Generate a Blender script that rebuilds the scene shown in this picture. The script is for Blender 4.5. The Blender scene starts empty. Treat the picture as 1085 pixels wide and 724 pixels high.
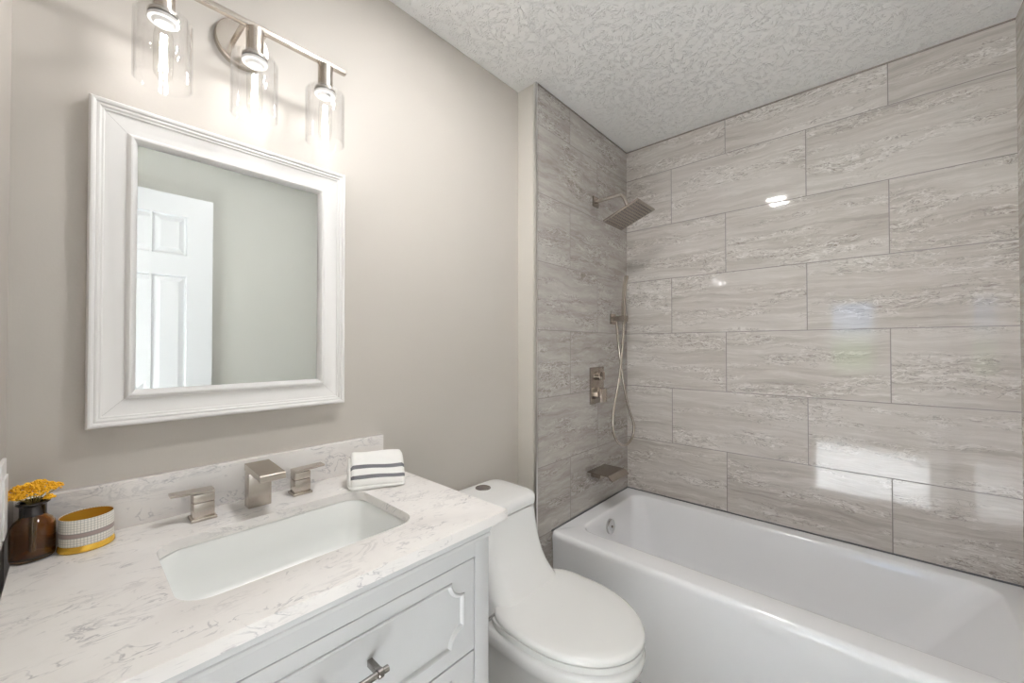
import bpy, bmesh, math, random
from mathutils import Vector, Matrix
PI = math.pi
random.seed(7)
scene = bpy.context.scene

# ------------------------------------------------------------------ camera, world, light, exposure
CAM_Z, YAW, PITCH, F_PX = 1.265, 0.7349, 0.0119, 422.83
cam_data = bpy.data.cameras.new('camera')
cam = bpy.data.objects.new('camera', cam_data)
scene.collection.objects.link(cam)
cam.location = (0, 0, CAM_Z)
cam.rotation_euler = (PI/2 + PITCH, 0, YAW - PI/2)
cam_data.sensor_fit = 'HORIZONTAL'
cam_data.sensor_width = 36.0
cam_data.lens = 36.0*F_PX/1085
cam_data.clip_start = 0.01
scene.camera = cam

world = bpy.data.worlds.new('sky'); scene.world = world
world.use_nodes = True
wn = world.node_tree.nodes; wl = world.node_tree.links
wn.clear()
w_out = wn.new('ShaderNodeOutputWorld'); w_bg = wn.new('ShaderNodeBackground')
w_geo = wn.new('ShaderNodeTexCoord'); w_sep = wn.new('ShaderNodeSeparateXYZ'); w_ramp = wn.new('ShaderNodeValToRGB')
wl.new(w_geo.outputs['Generated'], w_sep.inputs[0]); wl.new(w_sep.outputs['Z'], w_ramp.inputs[0])
w_ramp.color_ramp.elements[0].position = 0.0; w_ramp.color_ramp.elements[0].color = (0.22, 0.42, 0.16, 1)
w_ramp.color_ramp.elements[1].position = 0.04; w_ramp.color_ramp.elements[1].color = (0.42, 0.66, 1.0, 1)
wl.new(w_ramp.outputs[0], w_bg.inputs[0]); wl.new(w_bg.outputs[0], w_out.inputs[0])
w_bg.inputs[1].default_value = 3.0

BULB_STRENGTH = 23.0
DOWNLIGHT_STRENGTH = 265.0
HALL_FILL_POWER = 760.0
scene.view_settings.view_transform = 'Standard'
scene.view_settings.look = 'None'
scene.view_settings.gamma = 1.0
scene.view_settings.use_curve_mapping = False
scene.view_settings.exposure = 1.22
cy = scene.cycles
cy.max_bounces = 14; cy.diffuse_bounces = 6; cy.glossy_bounces = 6; cy.transmission_bounces = 10; cy.transparent_max_bounces = 24
cy.sample_clamp_indirect = 4.0
cy.caustics_reflective = False; cy.caustics_refractive = False
cy.blur_glossy = 0.2
cy.use_denoising = True

hall_fill = bpy.data.lights.new('hall_fill_light', 'AREA')  # added fill lamp, bounced off the hall floor into the bathroom
hall_fill.shape = 'DISK'; hall_fill.size = 0.5; hall_fill.spread = math.radians(58); hall_fill.energy = HALL_FILL_POWER; hall_fill.color = (0.86, 0.93, 1.0)
hall_fill_o = bpy.data.objects.new('hall_fill_light', hall_fill)
scene.collection.objects.link(hall_fill_o)
hall_fill_o.location = (-1.15, 0.48, 2.40)

# ------------------------------------------------------------------ dimensions (metres)
WALL_Y = 1.211        # vanity wall
PLUMB_Y = 1.103       # tiled plumbing wall
RET_X = 1.381         # where the tiled wall starts
TILE_X = 2.259        # long tiled wall
END_Y = -0.389        # foot end of the alcove
FRONT_Y = -0.42       # wall opposite the vanity
LEFT_X = -0.08
CEIL = 2.442
RIM = 0.415
FL = -0.045             # floor level below the datum; everything is lifted by this much at the end
TOP = 0.875           # counter top
TILE_H, TILE_L, ROW0 = 0.3078, 0.6126, 2.262

# ------------------------------------------------------------------ material helpers
class NT:
    def __init__(self, name):
        self.m = bpy.data.materials.new(name); self.m.use_nodes = True
        self.t = self.m.node_tree; self.t.nodes.clear()
        self.out = self.t.nodes.new('ShaderNodeOutputMaterial')
    def n(self, typ, **kw):
        nd = self.t.nodes.new(typ)
        for k, v in kw.items(): setattr(nd, k, v)
        return nd
    def link(self, a, b): self.t.links.new(a, b)
    def put(self, sock, v):
        if isinstance(v, bpy.types.NodeSocket): self.link(v, sock)
        else: sock.default_value = v
    def math(self, op, a, b=None, c=None, clamp=False):
        nd = self.n('ShaderNodeMath', operation=op, use_clamp=clamp)
        self.put(nd.inputs[0], a)
        if b is not None: self.put(nd.inputs[1], b)
        if c is not None: self.put(nd.inputs[2], c)
        return nd.outputs[0]
    def comb(self, x, y, z):
        nd = self.n('ShaderNodeCombineXYZ')
        for i, v in enumerate((x, y, z)): self.put(nd.inputs[i], v)
        return nd.outputs[0]
    def noise(self, vec, scale=1, detail=4, rough=0.5, dist=0.0):
        nd = self.n('ShaderNodeTexNoise')
        self.link(vec, nd.inputs['Vector'])
        nd.inputs['Scale'].default_value = scale; nd.inputs['Detail'].default_value = detail
        nd.inputs['Roughness'].default_value = rough; nd.inputs['Distortion'].default_value = dist
        return nd.outputs['Fac']
    def ramp(self, fac, stops):
        nd = self.n('ShaderNodeValToRGB'); self.link(fac, nd.inputs[0])
        el = nd.color_ramp.elements
        while len(el) < len(stops): el.new(0.5)
        for e, (p, c) in zip(el, stops):
            e.position = p
            e.color = (c, c, c, 1) if isinstance(c, (int, float)) else (*c, 1)
        return nd.outputs[0]
    def mix(self, fac, a, b, blend='MIX'):
        nd = self.n('ShaderNodeMix', data_type='RGBA', blend_type=blend)
        self.put(nd.inputs[0], fac)
        for i, v in ((6, a), (7, b)):
            if isinstance(v, bpy.types.NodeSocket): self.link(v, nd.inputs[i])
            else: nd.inputs[i].default_value = (*v, 1)
        return nd.outputs[2]
    def step(self, v, lo, hi, a=0.0, b=1.0):
        nd = self.n('ShaderNodeMapRange', interpolation_type='SMOOTHSTEP')
        self.put(nd.inputs[0], v)
        for i, x in enumerate((lo, hi, a, b)): nd.inputs[i+1].default_value = x
        return nd.outputs[0]
    def bump(self, h, strength=0.2, dist=0.001):
        nd = self.n('ShaderNodeBump'); self.link(h, nd.inputs['Height'])
        nd.inputs['Strength'].default_value = strength; nd.inputs['Distance'].default_value = dist
        return nd.outputs[0]
    def obj(self):
        c = self.n('ShaderNodeTexCoord').outputs['Object']
        s = self.n('ShaderNodeSeparateXYZ'); self.link(c, s.inputs[0])
        return c, s.outputs[0], s.outputs[1], s.outputs[2]
    def principled(self, color, rough=0.5, metal=0.0, normal=None, **kw):
        p = self.n('ShaderNodeBsdfPrincipled')
        if isinstance(color, bpy.types.NodeSocket): self.link(color, p.inputs['Base Color'])
        else: p.inputs['Base Color'].default_value = (*color, 1)
        self.put(p.inputs['Roughness'], rough); p.inputs['Metallic'].default_value = metal
        if normal is not None: self.link(normal, p.inputs['Normal'])
        for k, v in kw.items(): p.inputs[k].default_value = v
        self.link(p.outputs[0], self.out.inputs[0])
        return p

def plain(name, color, rough=0.5, metal=0.0, noise=0.0, nscale=30, **kw):
    t = NT(name); c, x, y, z = t.obj()
    col = color
    nrm = None
    if noise:
        f = t.noise(c, nscale, 4, 0.6)
        col = t.mix(f, [v*(1-noise) for v in color], [min(1, v*(1+noise)) for v in color])
    t.principled(col, rough, metal, nrm, **kw)
    return t.m

def brushed(name, color, rough):
    t = NT(name); c, x, y, z = t.obj()
    f = t.noise(c, 60, 2, 0.5)
    t.principled(t.mix(f, [k*0.97 for k in color], [min(1, k*1.03) for k in color]), rough, 1.0)
    return t.m

def paint(name, color, rough=0.55, bump=0.08):
    t = NT(name); c, x, y, z = t.obj()
    f = t.noise(c, 160, 3, 0.6)
    g = t.noise(c, 2.0, 2, 0.5)
    col = t.mix(g, [v*0.985 for v in color], [v*1.015 for v in color])
    t.principled(col, rough, 0, t.bump(f, bump, 0.002))
    return t.m

def tile_material(name, axis, offa, offb, tone=1.0, blotch=0.0):
    t = NT(name); c, x, y, z = t.obj()
    u = x if axis == 'x' else y
    rf = t.math('DIVIDE', t.math('SUBTRACT', ROW0, z), TILE_H)
    row = t.math('FLOOR', rf)
    par = t.math('MODULO', t.math('ADD', row, 1000.0), 2.0)
    off = t.math('ADD', offa, t.math('MULTIPLY', par, offb - offa))
    uf = t.math('DIVIDE', t.math('SUBTRACT', u, off), TILE_L)
    col_i = t.math('FLOOR', uf)
    fu = t.math('SUBTRACT', uf, col_i); fv = t.math('SUBTRACT', rf, row)
    du = t.math('MULTIPLY', t.math('MINIMUM', fu, t.math('SUBTRACT', 1.0, fu)), TILE_L)
    dv = t.math('MULTIPLY', t.math('MINIMUM', fv, t.math('SUBTRACT', 1.0, fv)), TILE_H)
    d = t.math('MINIMUM', du, dv)
    grout = t.step(d, 0.0012, 0.0024, 1.0, 0.0)
    wn_ = t.n('ShaderNodeTexWhiteNoise', noise_dimensions='3D')
    t.link(t.comb(col_i, row, 3.3 if axis == 'x' else 8.1), wn_.inputs['Vector'])
    hs = t.n('ShaderNodeSeparateColor'); t.link(wn_.outputs['Color'], hs.inputs[0])
    h1, h2, h3 = hs.outputs[0], hs.outputs[1], hs.outputs[2]
    U = t.math('ADD', u, t.math('MULTIPLY', h1, 40.0)); V = t.math('ADD', z, t.math('MULTIPLY', h2, 40.0))
    # slow sag of the travertine beds, then bands stretched along the tile
    sag = t.noise(t.comb(t.math('MULTIPLY', U, 3.2), t.math('MULTIPLY', V, 5.0), h3), 1.0, 4, 0.6)
    Vs = t.math('ADD', V, t.math('MULTIPLY', t.math('SUBTRACT', sag, 0.5), 0.075))
    bands = t.noise(t.comb(t.math('MULTIPLY', U, 2.4 + 3*blotch), t.math('MULTIPLY', Vs, 40.0 - 18*blotch), h3), 1.0, 8, 0.68, 0.35)
    fine = t.noise(t.comb(t.math('MULTIPLY', U, 10.0 + 10*blotch), t.math('MULTIPLY', Vs, 95.0 - 40*blotch), h3), 1.0, 5, 0.65, 0.7)
    broad = t.noise(t.comb(t.math('MULTIPLY', U, 1.1), t.math('MULTIPLY', Vs, 7.0), h3), 1.0, 2, 0.5)
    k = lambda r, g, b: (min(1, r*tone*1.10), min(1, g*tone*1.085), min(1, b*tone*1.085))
    base = t.ramp(bands, [(0.30, k(0.285, 0.252, 0.224)), (0.42, k(0.425, 0.390, 0.358)), (0.52, k(0.515, 0.483, 0.450)), (0.66, k(0.62, 0.592, 0.562))])
    base = t.mix(t.math('MULTIPLY', t.step(fine, 0.35, 0.65, 1.0, 0.0), 0.5), base, k(0.40, 0.365, 0.33))
    base = t.mix(t.math('MULTIPLY', t.step(broad, 0.4, 0.62), 0.30), base, k(0.66, 0.635, 0.61))
    # thin crackled veins gathered in patches
    ridge = t.math('ABSOLUTE', t.math('SUBTRACT', t.noise(t.comb(t.math('MULTIPLY', U, 13.0), t.math('MULTIPLY', Vs, 42.0), h3), 1.0, 4, 0.6, 1.1), 0.5))
    patch = t.step(t.noise(t.comb(t.math('MULTIPLY', U, 3.0), t.math('MULTIPLY', Vs, 13.0), t.math('ADD', h3, 5.0)), 1.0, 2, 0.5), 0.46, 0.60)
    vein = t.math('MULTIPLY', t.step(ridge, 0.0, 0.030, 1.0, 0.0), patch)
    base = t.mix(t.math('MULTIPLY', vein, 0.8), base, k(0.20, 0.172, 0.148))
    ridge2 = t.math('ABSOLUTE', t.math('SUBTRACT', t.noise(t.comb(t.math('MULTIPLY', U, 9.0), t.math('MULTIPLY', Vs, 36.0), t.math('ADD', h3, 9.0)), 1.0, 4, 0.6, 0.9), 0.5))
    base = t.mix(t.math('MULTIPLY', t.math('MULTIPLY', t.step(ridge2, 0.0, 0.035, 1.0, 0.0), patch), 0.65), base, k(0.76, 0.74, 0.715))
    colr = t.mix(grout, base, (0.225, 0.205, 0.19))
    rough = t.math('ADD', t.math('MULTIPLY', grout, 0.6), 0.045)
    hgt = t.math('ADD', t.math('MULTIPLY', t.math('SUBTRACT', 1.0, grout), 0.6), t.math('MULTIPLY', bands, 0.05))
    # each tile is set a hair out of plane
    t.principled(colr, rough, 0, t.bump(hgt, 0.25, 0.0015), IOR=1.42)
    return t.m

def quartz_material():
    t = NT('white_quartz'); c, x, y, z = t.obj()
    v = t.comb(t.math('ADD', x, t.math('MULTIPLY', z, 0.7)), t.math('ADD', y, t.math('MULTIPLY', z, 1.0)), z)
    m = t.n('ShaderNodeMapping'); t.link(v, m.inputs[0])
    m.inputs['Rotation'].default_value = (0, 0, math.radians(28)); m.inputs['Scale'].default_value = (14, 26, 14)
    r1 = t.math('ABSOLUTE', t.math('SUBTRACT', t.noise(m.outputs[0], 1.0, 4, 0.55, 1.6), 0.5))
    p1 = t.step(t.noise(m.outputs[0], 0.8, 3, 0.6, 0.5), 0.48, 0.64)
    vein = t.math('MULTIPLY', t.step(r1, 0.0, 0.035, 1.0, 0.0), p1)
    m2 = t.n('ShaderNodeMapping'); t.link(v, m2.inputs[0])
    m2.inputs['Rotation'].default_value = (0, 0, math.radians(-18)); m2.inputs['Scale'].default_value = (9, 22, 12); m2.inputs['Location'].default_value = (4, 2, 1)
    r2 = t.math('ABSOLUTE', t.math('SUBTRACT', t.noise(m2.outputs[0], 1.0, 5, 0.6, 2.2), 0.5))
    p2 = t.step(t.noise(m2.outputs[0], 0.9, 2, 0.5), 0.48, 0.62)
    vein2 = t.math('MULTIPLY', t.step(r2, 0.0, 0.05, 1.0, 0.0), p2)
    cloud = t.noise(v, 14, 4, 0.6)
    base = t.mix(cloud, (0.75, 0.715, 0.69), (0.85, 0.825, 0.805))
    base = t.mix(t.math('MULTIPLY', vein, 0.6), base, (0.34, 0.325, 0.35))
    base = t.mix(t.math('MULTIPLY', vein2, 0.34), base, (0.42, 0.40, 0.41))
    t.principled(base, 0.16, 0)
    return t.m

def ceiling_material():
    # hand-stomped plaster: short ridges fanning out of many brush centres
    t = NT('stomped_plaster'); c, x, y, z = t.obj()
    h = None
    for sc_, seed in ((4.6, 0.0), (6.3, 7.7)):
        v = t.comb(t.math('ADD', x, seed), t.math('ADD', y, seed*1.7), 0.0)
        wob = t.n('ShaderNodeTexNoise'); t.link(v, wob.inputs['Vector']); wob.inputs['Scale'].default_value = 9; wob.inputs['Detail'].default_value = 2
        vm = t.n('ShaderNodeVectorMath', operation='MULTIPLY_ADD')
        t.link(wob.outputs['Color'], vm.inputs[0]); vm.inputs[1].default_value = (0.05, 0.05, 0); t.link(v, vm.inputs[2])
        vo = t.n('ShaderNodeTexVoronoi', voronoi_dimensions='2D', feature='F1')
        t.link(vm.outputs[0], vo.inputs['Vector']); vo.inputs['Scale'].default_value = sc_
        df = t.n('ShaderNodeVectorMath', operation='SUBTRACT')
        t.link(vm.outputs[0], df.inputs[0]); t.link(vo.outputs['Position'], df.inputs[1])
        sp = t.n('ShaderNodeSeparateXYZ'); t.link(df.outputs[0], sp.inputs[0])
        ang = t.math('ARCTAN2', sp.outputs[1], sp.outputs[0])
        rad = t.math('SQRT', t.math('ADD', t.math('POWER', sp.outputs[0], 2.0), t.math('POWER', sp.outputs[1], 2.0)))
        cs = t.n('ShaderNodeSeparateColor'); t.link(vo.outputs['Color'], cs.inputs[0])
        nz = t.noise(t.comb(t.math('MULTIPLY', t.math('COSINE', ang), 5.0), t.math('MULTIPLY', t.math('SINE', ang), 5.0),
                            t.math('ADD', t.math('MULTIPLY', rad, 12.0), t.math('MULTIPLY', cs.outputs[0], 50.0))), 1.0, 3, 0.6, 0.5)
        lines = t.step(t.math('ABSOLUTE', t.math('SUBTRACT', nz, 0.52)), 0.0, 0.032, 1.0, 0.0)
        lines = t.math('MULTIPLY', lines, t.step(rad, 0.005, 0.04))
        h = lines if h is None else t.math('MAXIMUM', h, t.math('MULTIPLY', lines, 0.8))
    spot = t.step(t.noise(c, 34, 2, 0.5), 0.40, 0.56, 0.0, 1.0)
    h = t.math('MULTIPLY', h, spot)
    h = t.math('ADD', h, t.math('MULTIPLY', t.noise(c, 60, 3, 0.6), 0.15))
    t.principled((0.91, 0.903, 0.893), 0.42, 0, t.bump(h, 0.62, 0.005))
    return t.m

def thin_glass(name, tint=(0.995, 0.995, 0.995), refl=1.0):
    t = NT(name)
    tr = t.n('ShaderNodeBsdfTransparent'); tr.inputs[0].default_value = (*tint, 1)
    gl = t.n('ShaderNodeBsdfGlossy'); gl.inputs['Roughness'].default_value = 0.02
    lw = t.n('ShaderNodeLayerWeight'); lw.inputs[0].default_value = 0.5
    fac = t.math('ADD', 0.035, t.math('MULTIPLY', t.math('POWER', lw.outputs['Facing'], 3.0), 0.7))
    mx = t.n('ShaderNodeMixShader')
    t.link(t.math('MULTIPLY', fac, refl, clamp=True), mx.inputs[0]); t.link(tr.outputs[0], mx.inputs[1]); t.link(gl.outputs[0], mx.inputs[2])
    t.link(mx.outputs[0], t.out.inputs[0])
    return t.m

def emitter(name, color, strength):
    t = NT(name); e = t.n('ShaderNodeEmission'); e.inputs[0].default_value = (*color, 1); e.inputs[1].default_value = strength
    t.link(e.outputs[0], t.out.inputs[0]); return t.m

def terry(name, color):
    t = NT(name); c, x, y, z = t.obj()
    f = t.noise(c, 420, 3, 0.7); g = t.noise(c, 60, 3, 0.6)
    h = t.math('ADD', f, t.math('MULTIPLY', g, 0.8))
    t.principled(t.mix(g, [k*0.95 for k in color], color), 0.95, 0, t.bump(h, 0.6, 0.0015))
    return t.m

def grid_tin():
    t = NT('gridded_enamel'); c, x, y, z = t.obj()
    ang = t.math('ARCTAN2', y, x)
    a = t.math('FRACT', t.math('MULTIPLY', ang, 52/(2*PI)))
    b = t.math('FRACT', t.math('DIVIDE', z, 0.0046))
    ln = t.math('MAXIMUM', t.step(a, 0.0, 0.16, 1.0, 0.0), t.step(b, 0.0, 0.16, 1.0, 0.0))
    ln = t.math('MAXIMUM', ln, t.math('MAXIMUM', t.step(a, 0.86, 1.0), t.step(b, 0.86, 1.0)))
    base = t.mix(t.math('MULTIPLY', ln, 0.8), (0.78, 0.75, 0.68), (0.26, 0.25, 0.24))
    zc = t.math('ABSOLUTE', t.math('SUBTRACT', z, 0.0325))
    band = t.step(zc, 0.0034, 0.0038, 1.0, 0.0)
    edge = t.step(t.math('ABSOLUTE', t.math('SUBTRACT', zc, 0.0036)), 0.0003, 0.0009, 1.0, 0.0)
    base = t.mix(band, base, (0.36, 0.28, 0.26))
    base = t.mix(t.math('MULTIPLY', edge, 0.7), base, (0.16, 0.13, 0.13))
    t.principled(base, 0.3, 0)
    return t.m

def floor_material():
    t = NT('grey_floor_tile'); c, x, y, z = t.obj()
    n = t.noise(t.comb(t.math('MULTIPLY', x, 3), t.math('MULTIPLY', y, 14), 0.0), 1, 6, 0.6, 0.6)
    fx = t.math('FRACT', t.math('DIVIDE', x, 0.6126)); fy = t.math('FRACT', t.math('DIVIDE', y, 0.3078))
    g = t.math('MAXIMUM', t.step(fx, 0.0, 0.006, 1.0, 0.0), t.step(fy, 0.0, 0.012, 1.0, 0.0))
    col = t.ramp(n, [(0.3, (0.34, 0.32, 0.30)), (0.7, (0.54, 0.52, 0.50))])
    t.principled(t.mix(g, col, (0.2, 0.19, 0.18)), 0.2, 0)
    return t.m

def amber_material():
    t = NT('amber_glass')
    p = t.principled((0.68, 0.36, 0.12), 0.03, 0)
    p.inputs['Transmission Weight'].default_value = 1.0; p.inputs['IOR'].default_value = 1.5
    return t.m

M = dict(
    wall=paint('greige_paint', (0.525, 0.489, 0.448)),
    return_wall=paint('greige_paint_return', (0.60, 0.565, 0.515)),
    front_wall=paint('wall_paint_daylight_tint', (0.60, 0.605, 0.565)),  # grey-green cast of the daylight mixed into the wall colour
    ceiling=ceiling_material(),
    white_paint=paint('white_trim_paint', (0.80, 0.79, 0.775), 0.35, 0.03),
    door_paint=plain('white_door_paint', (0.76, 0.78, 0.80), 0.35, 0, 0.01, 3),
    frame_paint=plain('white_frame_lacquer', (0.80, 0.787, 0.775), 0.28, 0, 0.01, 3),
    tile_long=tile_material('travertine_tile_long', 'y', 0.834, 0.558),
    tile_plumb_shaded=tile_material('travertine_tile_plumbing_shaded', 'x', 1.910, 1.648, 0.75, 0.6),  # same tile, toned darker to paint in the shade on this wall
    tile_end=tile_material('travertine_tile_end', 'x', 1.910, 1.648),
    quartz=quartz_material(),
    cabinet=plain('light_grey_cabinet_lacquer', (0.50, 0.50, 0.50), 0.32, 0, 0.01, 3),
    porcelain=plain('white_porcelain', (0.82, 0.815, 0.805), 0.09, 0, 0.01, 3),
    acrylic=plain('white_tub_acrylic', (0.88, 0.88, 0.895), 0.12, 0, 0.01, 3),
    basin=plain('white_basin_ceramic', (0.82, 0.83, 0.815), 0.30, 0, 0.01, 3),
    nickel=brushed('brushed_nickel', (0.56, 0.505, 0.45), 0.27),
    nickel_dark=brushed('brushed_nickel_shower', (0.37, 0.325, 0.285), 0.24),
    chrome=plain('chrome', (0.62, 0.62, 0.62), 0.08, 1.0, 0.01, 5),
    pull=brushed('dark_nickel_pull', (0.27, 0.25, 0.235), 0.26),
    trim_metal=brushed('edge_trim_metal', (0.70, 0.69, 0.67), 0.3),
    mirror=plain('mirror_silver', (0.86, 0.875, 0.865), 0.0, 1.0),
    glass=thin_glass('clear_shade_glass'),
    bulb_glass=thin_glass('clear_bulb_glass', (0.99, 0.985, 0.97), 0.7),
    filament=emitter('glowing_filament', (1.0, 0.985, 0.985), BULB_STRENGTH),
    downlight=emitter('downlight_lens', (1.0, 0.99, 0.975), DOWNLIGHT_STRENGTH),
    white_plastic=plain('white_plastic', (0.80, 0.79, 0.77), 0.3, 0, 0.01, 8),
    lid_plastic=plain('white_seat_plastic', (0.82, 0.815, 0.80), 0.2, 0, 0.01, 3),
    rubber=plain('dark_rubber', (0.05, 0.05, 0.05), 0.6, 0, 0.05),
    towel=terry('white_cotton', (0.90, 0.89, 0.865)),
    towel_stripe=terry('grey_cotton', (0.17, 0.17, 0.185)),
    amber=amber_material(),
    stem=plain('dried_stem', (0.28, 0.22, 0.06), 0.8, 0, 0.2),
    yarrow=plain('golden_yarrow', (0.90, 0.46, 0.015), 0.7, 0, 0.25, 160),
    tin=grid_tin(),
    gold=plain('gold_lacquer', (0.78, 0.47, 0.06), 0.25, 0.55, 0.05, 20),
    floor=floor_material(),
    hall_floor=plain('hall_carpet', (0.72, 0.71, 0.69), 0.9, 0, 0.05),
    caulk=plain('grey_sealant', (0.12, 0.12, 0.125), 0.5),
    brown_edge=plain('brown_edge_strip', (0.16, 0.135, 0.12), 0.6),  # dark brown of the thin strip along the tile top
    joint=plain('mitre_line', (0.42, 0.41, 0.40), 0.6),
    dark=plain('dark_slot', (0.02, 0.02, 0.02), 0.6),
)

# ------------------------------------------------------------------ geometry helpers
def bm_box(bm, x0, x1, y0, y1, z0, z1, bev=0.0, seg=2):
    r = bmesh.ops.create_cube(bm, size=1.0)
    vs = r['verts']
    for v in vs:
        v.co = Vector((x0 + (v.co.x+.5)*(x1-x0), y0 + (v.co.y+.5)*(y1-y0), z0 + (v.co.z+.5)*(z1-z0)))
    if bev:
        es = list({e for v in vs for e in v.link_edges})
        bmesh.ops.bevel(bm, geom=es, offset=bev, segments=seg, profile=0.5, affect='EDGES')

def loft(bm, rings, cap0=True, cap1=True, closed=True):
    R = [[bm.verts.new(p) for p in ring] for ring in rings]
    n = len(R[0])
    for a, b in zip(R, R[1:]):
        for i in range(n if closed else n-1):
            j = (i+1) % n
            bm.faces.new((a[i], a[j], b[j], b[i]))
    if cap0: bm.faces.new(list(reversed(R[0])))
    if cap1: bm.faces.new(R[-1])
    return R

def basis(d):
    d = d.normalized()
    a = Vector((0, 0, 1)) if abs(d.z) < 0.9 else Vector((1, 0, 0))
    u = d.cross(a).normalized(); return u, d.cross(u).normalized()

def tube(bm, pts, r, n=12, cap=True):
    pts = [Vector(p) for p in pts]
    rs = r if isinstance(r, (list, tuple)) else [r]*len(pts)
    rings = []; u = None
    for i, p in enumerate(pts):
        d = (pts[min(i+1, len(pts)-1)] - pts[max(i-1, 0)]).normalized()
        if u is None: u, v = basis(d)
        else:
            u = (u - d*u.dot(d)).normalized(); v = d.cross(u)
        rings.append([p + (u*math.cos(2*PI*k/n) + v*math.sin(2*PI*k/n))*rs[i] for k in range(n)])
    loft(bm, rings, cap, cap)

def cyl(bm, p0, p1, r, n=32, bev=0.0, r1=None):
    p0, p1 = Vector(p0), Vector(p1); r1 = r if r1 is None else r1
    d = (p1-p0).normalized()
    if bev:
        tube(bm, [p0, p0+d*1e-5, p0+d*bev, p1-d*bev, p1-d*1e-5, p1], [max(r-bev, 1e-4)]*2 + [r, r1] + [max(r1-bev, 1e-4)]*2, n)
    else: tube(bm, [p0, p1], [r, r1], n)

def lathe(bm, cx, cy_, prof, n=40, cap0=False, cap1=False):
    rings = [[Vector((cx + r*math.cos(2*PI*k/n), cy_ + r*math.sin(2*PI*k/n), z)) for k in range(n)] for r, z in prof]
    loft(bm, rings, cap0, cap1)

def smooth_path(pts, sub=8):
    P = [Vector(p) for p in pts]; out = []
    for i in range(len(P)-1):
        p0, p1, p2, p3 = P[max(i-1, 0)], P[i], P[i+1], P[min(i+2, len(P)-1)]
        for k in range(sub):
            t = k/sub
            out.append(0.5*((2*p1) + (p2-p0)*t + (2*p0-5*p1+4*p2-p3)*t*t + (3*p1-p0-3*p2+p3)*t**3))
    return out + [P[-1]]

def obj(name, bm, mat, parent=None, smooth=35, recalc=True, subsurf=0):
    if recalc: bmesh.ops.recalc_face_normals(bm, faces=bm.faces[:])
    base = Vector((0, 0, 0))
    p = parent
    while p is not None: base += p.location; p = p.parent
    if base.length: bmesh.ops.translate(bm, verts=bm.verts[:], vec=-base)
    me = bpy.data.meshes.new(name); bm.to_mesh(me); bm.free()
    for m in (mat if isinstance(mat, (list, tuple)) else [mat]): me.materials.append(m)
    if smooth:
        for f in me.polygons: f.use_smooth = True
        me.set_sharp_from_angle(angle=math.radians(smooth))
    o = bpy.data.objects.new(name, me); scene.collection.objects.link(o)
    if parent: o.parent = parent
    if subsurf:
        s = o.modifiers.new('subdivision', 'SUBSURF'); s.levels = subsurf; s.render_levels = subsurf
    return o

def thing(name, label, cat, loc, group=None):
    o = bpy.data.objects.new(name, None); scene.collection.objects.link(o)
    o.location = loc; o.empty_display_size = 0.05
    return tag(o, label, cat, group)
def tag(o, label, cat, group=None):
    o['label'] = label; o['category'] = cat
    if group: o['group'] = group
    return o
def struct(name, bm, mat, label, cat, parent=None, smooth=35):
    o = obj(name, bm, mat, parent, smooth)
    if parent is None:
        o['kind'] = 'structure'; tag(o, label, cat)
    return o
def B(*boxes, bev=0.0):
    bm = bmesh.new()
    for b in boxes: bm_box(bm, *b, bev=bev)
    return bm

def rrect(x0, x1, y0, y1, r, z, n=6):
    pts = []
    for cx, cy_, a0 in ((x1-r, y1-r, 0), (x0+r, y1-r, PI/2), (x0+r, y0+r, PI), (x1-r, y0+r, 1.5*PI)):
        for k in range(n+1):
            a = a0 + PI/2*k/n
            pts.append(Vector((cx + r*math.cos(a), cy_ + r*math.sin(a), z)))
    return pts

# ------------------------------------------------------------------ the room
DY0, DY1, DTOP = -0.335, 0.40, 2.06      # doorway in the left wall, around the viewer
T = 0.12
struct('floor', B((LEFT_X-T, TILE_X+T, FRONT_Y-T, WALL_Y+T, -0.145, FL)), M['floor'], 'grey stone tile floor beside the toilet', 'floor')
struct('ceiling', B((LEFT_X-T, TILE_X+T, FRONT_Y-T, WALL_Y+T, CEIL, CEIL+0.1)), M['ceiling'], 'white ceiling with swirled stomp texture', 'ceiling')
struct('wall_back', B((LEFT_X-T, RET_X, WALL_Y, WALL_Y+T, FL, CEIL)), M['wall'], 'greige painted wall behind the vanity mirror', 'wall')
struct('wall_return', B((RET_X, RET_X+0.006, PLUMB_Y+0.012, WALL_Y+T, FL, CEIL)), M['return_wall'], 'narrow greige wall return beside the tiled shower wall', 'wall')
struct('wall_plumbing', B((RET_X+0.006, TILE_X+T, PLUMB_Y, WALL_Y+T, FL, CEIL)), M['tile_plumb_shaded'], 'short grey tiled wall carrying the shower fittings', 'wall')
struct('wall_right', B((TILE_X, TILE_X+T, END_Y-0.15, PLUMB_Y, FL, CEIL)), M['tile_long'], 'long wall of grey travertine tile above the bathtub', 'wall')
struct('wall_alcove_end', B((RET_X, TILE_X, END_Y-0.15, END_Y, FL, CEIL)), M['tile_end'], 'grey tiled end wall at the foot of the bathtub', 'wall')
struct('wall_front', B((LEFT_X-T, RET_X, FRONT_Y-T, FRONT_Y, FL, CEIL)), M['front_wall'], 'wall with grey green daylight tint painted in, reflected in the mirror beside the door', 'wall')
struct('wall_left', B((LEFT_X-T, LEFT_X, DY1, WALL_Y, FL, CEIL), (LEFT_X-T, LEFT_X, FRONT_Y, DY0, FL, CEIL), (LEFT_X-T, LEFT_X, DY0, DY1, DTOP, CEIL)),
       M['wall'], 'left wall beside the vanity, a sliver at the photo edge', 'wall')
# metal strip finishing the tile edge
struct('trim_1', B((RET_X-0.004, RET_X+0.006, PLUMB_Y-0.003, PLUMB_Y+0.012, FL, CEIL)), M['trim_metal'], 'slim metal edge strip where tile meets painted return', 'trim')
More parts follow.
